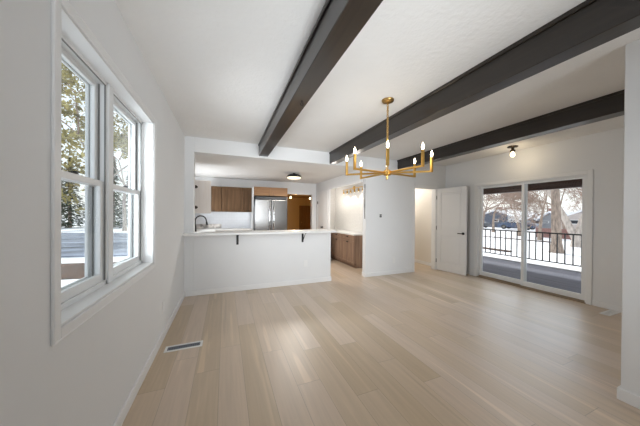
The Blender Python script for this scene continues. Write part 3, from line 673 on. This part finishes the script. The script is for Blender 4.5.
# ------------------------------------------------------------------ tiled niche
NX0, NX1 = 2.905, 3.295
def niche_cab(label, y0, y1):
    o = (NX0, y0, 0)
    c = thing('niche_cabinet', label, 'cabinet', o, group='walnut base cabinets in the niche')
    MB(o).box(NX0, NX1, y0, y1, 0.085, 0.80).box(NX0 + 0.05, NX1, y0 + 0.0, y1, 0, 0.085).build('cabinet_body', M['walnut'], c, 0.002)
    def front(z0, z1, nm):
        r = 0.045; t = 0.02
        mb = MB(o).box(NX0 - t, NX0, y0 + .004, y0 + r, z0, z1).box(NX0 - t, NX0, y1 - r, y1 - .004, z0, z1).box(NX0 - t, NX0, y0 + r, y1 - r, z0, z0 + r).box(NX0 - t, NX0, y0 + r, y1 - r, z1 - r, z1).box(NX0 - 0.009, NX0, y0 + r, y1 - r, z0 + r, z1 - r)
        return mb.build(nm, M['walnut'], c, 0.002)
    d = front(0.66, 0.795, 'drawer')
    ym = (y0 + y1) / 2
    MB(o).box(NX0 - 0.045, NX0 - 0.02, ym - 0.035, ym + 0.035, 0.745, 0.765).build('drawer_pull', M['black'], d, 0.003)
    d = front(0.095, 0.65, 'cabinet_door')
    MB(o).box(NX0 - 0.045, NX0 - 0.02, ym - 0.03, ym + 0.03, 0.612, 0.632).build('door_pull', M['black'], d, 0.003)
niche_cab('walnut niche cabinet nearest the room, its end panel in view', 4.97, 5.60)
niche_cab('walnut niche cabinet in the middle of the tiled niche', 5.602, 6.23)
niche_cab('walnut niche cabinet deepest in the tiled niche', 6.232, 6.88)
tag(MB().box(NX0 - 0.035, 3.30, 4.955, 6.90, 0.80, 0.835).build('niche_countertop', M['quartz'], bevel=0.004), 'white countertop on the walnut niche cabinets', 'countertop')
o = (3.30, 5.65, 2.03)
sc_ = thing('wall_sconce', 'long brass bar sconce with six small lamps on the niche tile', 'wall lamp', o)
MB(o).lathe((3.30, 5.68, 2.045), [(0.0, 0), (0.06, 0), (0.06, -0.012), (0.02, -0.018), (0.012, -0.05), (0.0, -0.05)], 20, 'x').build('wall_plate', M['brass'], sc_, smooth=True)
MB(o).tube([(3.25, 5.08, 2.03), (3.25, 6.28, 2.03)], 0.009, 10).build('rail', M['brass'], sc_, smooth=True)
for i in range(6):
    y = 5.15 + i * 0.208
    l_ = MB(o).tube([(3.25, y, 2.03), (3.243, y, 1.995)], 0.006, 8).lathe((3.243, y, 1.915), [(0.012, 0.085), (0.018, 0.07), (0.026, 0.0), (0.023, 0.0), (0.0, 0.05)], 14).build('lamp_head', M['brass'], sc_, smooth=True)
    MB(o).lathe((3.243, y, 1.918), [(0, -0.014), (0.011, -0.008), (0.014, 0.004), (0.008, 0.02), (0, 0.02)], 12).build('lamp_bulb', M['sconcebulb'], l_, smooth=True)
for y in (5.26, 5.67, 6.08):
    d = bpy.data.lights.new('sconce_glow', 'SPOT'); d.energy = 5; d.spot_size = math.radians(105); d.spot_blend = 0.6; d.shadow_soft_size = 0.03; d.color = (1.0, 0.91, 0.78)
    sp_ = bpy.data.objects.new('sconce_glow', d); COL.objects.link(sp_); sp_.location = (3.16, y, 1.90); sp_.rotation_euler = Vector((0.35, 0, -1)).to_track_quat('-Z', 'Y').to_euler()
point_light('niche_glow', (2.95, 5.0, 1.75), 2.8, 0.1, (1.0, 0.93, 0.85))
point_light('niche_glow', (2.95, 6.35, 1.75), 4, 0.1, (1.0, 0.93, 0.85))

# ------------------------------------------------------------------ registers, outlets, switch
def register(label, x0, x1, y0, y1, slot_m):
    o = ((x0 + x1) / 2, (y0 + y1) / 2, 0)
    r = thing('floor_register', label, 'floor vent', o, group='floor registers')
    e = 0.022
    MB(o).box(x0, x1, y0, y0 + e, 0, 0.006).box(x0, x1, y1 - e, y1, 0, 0.006).box(x0, x0 + e, y0 + e, y1 - e, 0, 0.006).box(x1 - e, x1, y0 + e, y1 - e, 0, 0.006).build('register_frame', M['plate'], r, 0.002)
    lv = MB(o); n = 14
    for i in range(n):
        xx = x0 + e + (x1 - x0 - 2 * e) * (i + .5) / n
        lv.box(xx - 0.004, xx + 0.004, y0 + e, y1 - e, 0.001, 0.005)
    lv.build('louvre', slot_m, r)
    MB(o).box(x0 + e, x1 - e, y0 + e, y1 - e, 0, 0.001).build('duct_opening', M['slot'] if slot_m is not M['plate'] else M['slot'], r)
register('white-framed floor register with dark slots by the window wall', -0.53, -0.205, 2.565, 2.675, M['slate'])
register('white floor register right of the sliding glass door', 4.66, 4.975, 1.425, 1.525, M['plate'])

def outlet(label, loc, n, sw=False):
    # n: normal axis '-y' or '+x'
    x, y, z = loc
    t = thing('wall_switch' if sw else 'wall_outlet', label, 'switch' if sw else 'outlet', loc)
    wd, hh = 0.037, 0.06
    if n == '-y':
        MB(loc).box(x - wd, x + wd, y - 0.005, y, z - hh, z + hh).build('cover_plate', M['plate'], t, 0.002)
        for dz in ((0.012, -0.024) if sw else (0.02, -0.02)):
            if sw: MB(loc).box(x - 0.026, x + 0.026, y - 0.012, y - 0.005, z + dz - 0.014, z + dz + 0.014).build('toggle', M['black'], t, 0.002)
            else: MB(loc).box(x - 0.015, x + 0.015, y - 0.007, y - 0.005, z + dz - 0.014, z + dz + 0.014).build('socket', M['trim'], t, 0.002)
    else:
        MB(loc).box(x, x + 0.005, y - wd, y + wd, z - hh, z + hh).build('cover_plate', M['plate'], t, 0.002)
        for dz in (0.02, -0.02):
            MB(loc).box(x + 0.005, x + 0.007, y - 0.015, y + 0.015, z + dz - 0.014, z + dz + 0.014).build('socket', M['trim'], t, 0.002)
outlet('white outlet low on the bar half wall', (1.403, YW, 0.38), '-y')
outlet('white outlet low on the far wall left of the doorway', (3.45, YW, 0.30), '-y')
outlet('white outlet low on the window wall', (XL, 2.86, 0.335), '+x')
outlet('white switch plate with two black toggles on the far wall', (3.088, YW, 1.29), '-y', True)

# ------------------------------------------------------------------ outdoors: deck
structure(MB().box(XR + T, 8.32, -1.5, 9.0, -0.16, -0.10).build('deck_floor', M['deck']), 'blue-grey deck boards outside the sliding door', 'deck')
m = MB()
for i in range(23):
    xx = XR + T + 0.14 * i
    m.box(xx, xx + 0.134, -1.5, 9.0, -0.10, -0.085)
structure(m.build('deck_boards', M['deck'], bevel=0.003), 'grey boards of the covered deck', 'deck')
tag(MB().box(8.16, 8.32, -1.5, 9.0, -0.085, -0.06).build('snow_edge', M['snow'], bevel=0.01), 'strip of snow along the outer deck edge', 'snow', kind='stuff')
structure(MB().box(XR + T, 8.45, -1.5, 9.0, 2.30, 2.42).build('porch_ceiling', M['porch']), 'dark porch roof over the deck', 'porch roof')
tag(MB().box(8.12, 8.30, -1.5, 9.0, 2.03, 2.30).build('porch_beam', M['porch'], bevel=0.004), 'dark red-brown porch beam above the deck railing', 'beam')
o = (8.2, -1.4, -0.06)
rl = thing('deck_railing', 'black metal railing along the deck edge', 'railing', o)
MB(o).box(8.175, 8.225, -1.4, 8.9, 0.825, 0.86).build('top_rail', M['rail'], rl, 0.003)
MB(o).box(8.182, 8.218, -1.4, 8.9, 0.05, 0.078).build('bottom_rail', M['rail'], rl, 0.003)
k = 0; y = -1.4 + 0.04
while y < 8.9:
    MB(o).box(8.189, 8.211, y - 0.011, y + 0.011, 0.075, 0.828).build('baluster', M['rail'], rl)
    y += 0.155
for y in (-1.36, 1.2, 6.5, 8.86):
    MB(o).box(8.16, 8.24, y - 0.04, y + 0.04, -0.06, 0.88).build('railing_post', M['rail'], rl, 0.004)

# ------------------------------------------------------------------ outdoors: ground
def terrain(name, x0, x1, y0, y1, z, n, amp, m, seed):
    rnd = random.Random(seed); mb = MB(); vv = []; ff = []
    ph = [rnd.uniform(0, 6) for _ in range(4)]
    for i in range(n + 1):
        for j in range(n + 1):
            x = x0 + (x1 - x0) * i / n; y = y0 + (y1 - y0) * j / n
            vv.append((x, y, z + amp * (math.sin(x * 0.35 + ph[0]) + math.sin(y * 0.3 + ph[1]) + 0.5 * math.sin((x + y) * 0.8 + ph[2]))))
    for i in range(n):
        for j in range(n):
            a = i * (n + 1) + j; ff.append((a, a + n + 1, a + n + 2, a + 1))
    mb.add(vv, ff)
    return mb.build(name, m, smooth='all')
structure(terrain('ground_right', 8.36, 110, -40, 110, -0.66, 60, 0.02, M['snow'], 3), 'snow covered yard beyond the deck', 'ground')
structure(terrain('ground_left', -90, -1.0, -20, 120, -0.5, 60, 0.02, M['snow'], 5), 'snow covered front yard outside the left window', 'ground')
tag(MB().prism([(-14, 9.4), (-1.4, 8.0), (-1.4, 10.2), (-14, 12.4)], -0.6, -0.455, 'z').build('mulch_bed', M['mulch']), 'brown mulch bed outside the left window', 'mulch', kind='stuff')
structure(MB().prism([(-40, 19), (-1.2, 11.5), (-1.2, 24), (-40, 34)], -0.5, -0.42, 'z').build('road', M['road']), 'grey wet street outside the left window', 'road')
tag(MB().prism([(14.2, 8.0), (14.6, 8.0), (14.9, 13), (14.5, 14)], -0.7, -0.60, 'z').prism([(22.3, 9.4), (22.7, 9.4), (23, 26), (22.6, 26)], -0.7, -0.60, 'z').build('bare_soil', M['mulch'], bevel=0.01), 'brown strips of bare soil in the snowy yard', 'soil', kind='stuff')

# ------------------------------------------------------------------ outdoors: trees
def rot_about(v, axis, a): return Matrix.Rotation(a, 3, axis) @ v
def grow(mb_t, mb_b, rnd, p, d, L, r, depth, maxd, spread, lift, split=(2, 3), shrink=0.74, leaves=None, rmin=0.008):
    n = 3; pts = [p.copy()]; rs = [r]; q = p.copy(); dd = d.copy()
    for i in range(n):
        dd = (dd + Vector((rnd.uniform(-1, 1), rnd.uniform(-1, 1), rnd.uniform(-0.6, 1) * lift)) * 0.16).normalized()
        q = q + dd * (L / n); pts.append(q.copy()); rs.append(max(r * (1 - 0.30 * (i + 1) / n), rmin))
    (mb_t if depth < 2 else mb_b).tube(pts, rs, 8 if depth == 0 else 5 if depth < 3 else 3, cap=(depth == 0))
    if leaves is not None and depth >= maxd - 1:
        for _ in range(leaves[0]):
            c_ = pts[rnd.randint(1, n)] + Vector((rnd.gauss(0, .16), rnd.gauss(0, .16), rnd.gauss(0, .14)))
            s = leaves[1] * rnd.uniform(0.6, 1.3); a = Vector((rnd.gauss(0, 1), rnd.gauss(0, 1), rnd.gauss(0, 1))).normalized(); b = a.orthogonal().normalized()
            leaves[2].add([c_ - a * s, c_ + b * s * .5, c_ + a * s, c_ - b * s * .5], [(0, 1, 2, 3)])
    if depth >= maxd: return
    for k in range(rnd.randint(*split) + (1 if depth > 1 else 0)):
        ax = Vector((rnd.gauss(0, 1), rnd.gauss(0, 1), rnd.gauss(0, 0.5)))
        ax = (ax - dd * ax.dot(dd)).normalized()
        nd = rot_about(dd, ax, math.radians(rnd.uniform(spread * 0.5, spread * 1.3)))
        st = pts[-1] if k < 2 else pts[rnd.randint(1, n)]
        grow(mb_t, mb_b, rnd, st, nd.normalized(), L * shrink * rnd.uniform(0.8, 1.15), rs[-1] * (0.82 if k == 0 else 0.62), depth + 1, maxd, spread, lift, split, shrink, leaves, rmin)
def bare_tree(label, x, y, z, L, r, maxd, seed, spread=34, lift=0.6, bark='bark', lean=(0, 0), group='bare winter trees behind the deck', twig='twig', leaves=None, cat='tree', dirs=None, rmin=0.008, split=(2, 3), shrink=0.74):
    rnd = random.Random(seed); o = (x, y, z)
    t = thing('leafy_tree' if leaves else 'bare_tree', label, cat, o, group=group)
    a, b = MB(o), MB(o); lf = MB(o)
    a.tube([(x, y, z - 0.1), (x, y, z + 0.15), (x + lean[0] * .2, y + lean[1] * .2, z + 0.5)], [r * 1.6, r * 1.25, r], 10)
    lv = (leaves[0], leaves[1], lf) if leaves else None
    for dv in (dirs or [(lean[0], lean[1], 1)]):
        grow(a, b, rnd, Vector((x + lean[0] * .2, y + lean[1] * .2, z + 0.45)), Vector(dv).normalized(), L, r, 0, maxd, spread, lift, split, shrink, lv, rmin)
    a.build('trunk', M[bark], t, smooth=True, fix=False); b.build('branches', M[twig], t, smooth='all', fix=False)
    if leaves: lf.build('foliage', M[leaves[2]], t, fix=False)
    return t
bare_tree('thick-trunked bare tree standing straight behind the railing', 16.6, 7.0, -0.66, 4.2, 0.23, 6, 11, 30, 0.8, rmin=0.011)
bare_tree('pale bare tree with forked trunks at the right of the glass door', 21.0, 7.9, -0.66, 3.8, 0.21, 6, 23, 24, 0.9, 'palebark', dirs=[(-0.20, 0.26, 1), (0.06, -0.10, 1)], rmin=0.011)
bg = [(27, 14.2, 1.7, 0.15, 'low spreading bare tree behind the left glass panel'), (24, 11.2, 2.0, 0.12, 'slim bare tree just left of the thick trunk'),
      (34, 22.5, 2.2, 0.16, 'bare tree at the left edge of the glass door view'), (36, 14.5, 2.6, 0.17, 'tall bare tree between the thick trunk and the door mullion'),
      (31, 10.0, 2.4, 0.16, 'bare tree seen between the thick trunk and the forked tree'), (30, 18.5, 1.9, 0.14, 'round-crowned bare tree in front of the dark house'),
      (62, 28.0, 3.2, 0.22, 'tall distant bare tree beyond the dark house'), (59, 38.0, 3.2, 0.22, 'distant bare tree far left behind the dark house'),
      (70, 22.5, 3.3, 0.22, 'distant bare tree beyond the grey house'), (46, 9.0, 2.8, 0.18, 'distant bare tree at the right edge of the glass door view'), (66, 14.0, 3.2, 0.22, 'distant bare tree beyond the pale house')]
for i, (x, y, L, r, lab) in enumerate(bg):
    bare_tree(lab, x, y, -0.66, L, r, 6, 40 + i, 44, 0.3, 'bark', rmin=0.013 if x < 33 else 0.02, split=(2, 3), shrink=0.78)

def conifer(label, x, y, z, H, R, seed, n=1400):
    rnd = random.Random(seed); o = (x, y, z)
    t = thing('evergreen_tree', label, 'tree', o, group='dark evergreens across the street')
    MB(o).tube([(x, y, z - .1), (x, y, z + H)], [0.22, 0.02], 8).build('trunk', M['bark'], t)
    b = MB(o)
    for i in range(n):
        h_ = rnd.random() ** 1.2; rr = R * (1 - h_) * (0.35 + 0.75 * rnd.random()); an = rnd.uniform(0, 2 * PI)
        c_ = Vector((x + rr * math.cos(an), y + rr * math.sin(an), z + 0.3 + h_ * (H - 0.3) - 0.12 * rr))
        out = Vector((math.cos(an), math.sin(an), -0.35)).normalized(); sd = Vector((-out.y, out.x, rnd.uniform(-.4, .4))).normalized()
        s = 0.30 * rnd.uniform(0.6, 1.3)
        b.add([c_ - out * s, c_ + sd * s * .38, c_ + out * s, c_ - sd * s * .38], [(0, 1, 2, 3)])
    b.build('foliage', M['needle'], t, fix=False)
cf = [(-17.6, 38, 8.5, 1.9, 'dark evergreen seen in the nearer lower sash'), (-14.2, 40.5, 9.5, 1.9, 'dark evergreen seen at the right of the nearer lower sash'),
      (-21, 42, 9.5, 2.0, 'dark evergreen at the far left of the window view'), (-11.3, 37.5, 8.5, 1.85, 'dark evergreen seen in the farther lower sash'), (-8.4, 41, 9.5, 1.85, 'dark evergreen at the right of the farther lower sash')]
for i, (x, y, H, R, lab) in enumerate(cf): conifer(lab, x, y, -0.5, H, R, 70 + i)
bare_tree('yellow-green leafy tree outside the nearer window', -7.2, 18.5, -0.5, 3.5, 0.13, 5, 5, 40, 0.25, 'palebark', group='yellow-leaved trees in the front yard', leaves=(26, 0.13, 'leafyellow'), shrink=0.8)
bare_tree('yellow-green leafy tree outside the farther window', -9.3, 29.0, -0.5, 4.0, 0.17, 5, 8, 40, 0.3, 'palebark', group='yellow-leaved trees in the front yard', leaves=(20, 0.14, 'leafyellow'), shrink=0.8)

# ------------------------------------------------------------------ outdoors: houses, fence, cars
def house(label, x0, x1, y0, y1, z0, zw, zr, wm, door=False):
    o = ((x0 + x1) / 2, (y0 + y1) / 2, z0)
    h_ = thing('house', label, 'house', o, group='houses across the yard')
    MB(o).box(x0, x1, y0, y1, z0, zw).prism([(y0, zw), (y1, zw), ((y0 + y1) / 2, zr - 0.1)], x0, x1, 'x').build('wall', M[wm], h_)
    e = 0.4; ym = (y0 + y1) / 2
    MB(o).prism([(y0 - e, zw - 0.25), (ym, zr), (y1 + e, zw - 0.25), (y1 + e, zw - 0.05), (ym, zr + 0.22), (y0 - e, zw - 0.05)], x0 - e, x1 + e, 'x').build('roof', M['snow'], h_)
    MB(o).box(x0 + 2, x0 + 2.6, ym + 0.5, ym + 1.1, zr - 0.6, zr + 0.7).build('chimney', M['housered'], h_)
    n = max(2, int((y1 - y0) / 2.4))
    for i in range(n):
        yy = y0 + (y1 - y0) * (i + .5) / n
        f_ = MB(o).box(x0 - 0.05, x0, yy - 0.5, yy + 0.5, z0 + 0.9, min(zw - 0.25, z0 + 2.0)).build('window', M['trim'], h_)
        MB(o).box(x0 - 0.06, x0 - 0.05, yy - 0.42, yy + 0.42, z0 + 0.98, min(zw - 0.32, z0 + 1.92)).build('pane', M['darkglass'], f_)
house('dark house with snowy roof behind the left glass panel', 44, 52, 23.0, 30.5, -0.66, 1.0, 2.2, 'housedark')
house('pale house with snowy roof behind the forked tree', 44, 52, 12.0, 18.3, -0.66, 1.1, 2.3, 'housepale')
house('grey house with snowy roof between the other two', 47, 54, 19.3, 21.9, -0.66, 0.8, 1.9, 'housewall')
house('dark house with snowy roof at the far left of the deck view', 46, 54, 32.5, 41, -0.66, 1.0, 2.2, 'housewall')
o = (26.8, 12.0, -0.66)
fe = thing('board_fence', 'weathered red board fence behind the thick tree', 'fence', o)
fb = MB(o)
for i in range(14): fb.box(26.8, 26.84, 10.4 + i * 0.17, 10.4 + i * 0.17 + 0.16, -0.62, 0.22)
fb.build('boards', M['housered'], fe)
MB(o).box(26.84, 26.9, 10.4, 12.78, -0.4, -0.32).box(26.84, 26.9, 10.4, 12.78, 0.0, 0.08).build('rail', M['housered'], fe)
for y in (10.4, 11.6, 12.78): MB(o).box(26.84, 26.94, y - .05, y + .05, -0.7, 0.28).build('post', M['housered'], fe)

def car(label, x, y, z, rz, paint):
    c_ = thing('car', label, 'car', (x, y, z), rz, group='cars parked beyond the yard')
    prof = [(-2.2, 0.25), (-2.25, 0.62), (-2.1, 0.85), (-1.55, 0.92), (-0.95, 1.38), (0.55, 1.42), (1.15, 0.98), (1.95, 0.86), (2.2, 0.68), (2.22, 0.25)]
    MB().prism(prof, -0.86, 0.86, 'y').build('body', M[paint], c_, 0.06, seg=2)
    for s in (-0.868, 0.868):
        MB().prism([(-1.4, 0.95), (-0.9, 1.32), (0.5, 1.35), (0.98, 0.97)], s - 0.006, s + 0.006, 'y').build('side_window', M['darkglass'], c_)
    for wx in (-1.4, 1.4):
        for s in (-1, 1):
            wl_ = MB().lathe((wx, s * 0.80, 0.32), [(0, -0.1), (0.32, -0.1), (0.32, 0.1), (0, 0.1)], 18, 'y').build('wheel', M['tyre'], c_)
            MB().lathe((wx, s * 0.905, 0.32), [(0, -0.01), (0.19, -0.01), (0.17, 0.01), (0, 0.01)], 14, 'y').build('hubcap', M['steel'], wl_)
    MB().box(-1.3, 0.45, -0.7, 0.7, 1.40, 1.46).build('roof_snow', M['snow'], c_, 0.03)
car('dark blue car parked in front of the dark house', 39.5, 21.0, -0.62, PI / 2 + 0.15, 'carblue')
car('dark grey car parked left of the dark blue car', 38.5, 26.8, -0.62, PI / 2 - 0.1, 'cardark')
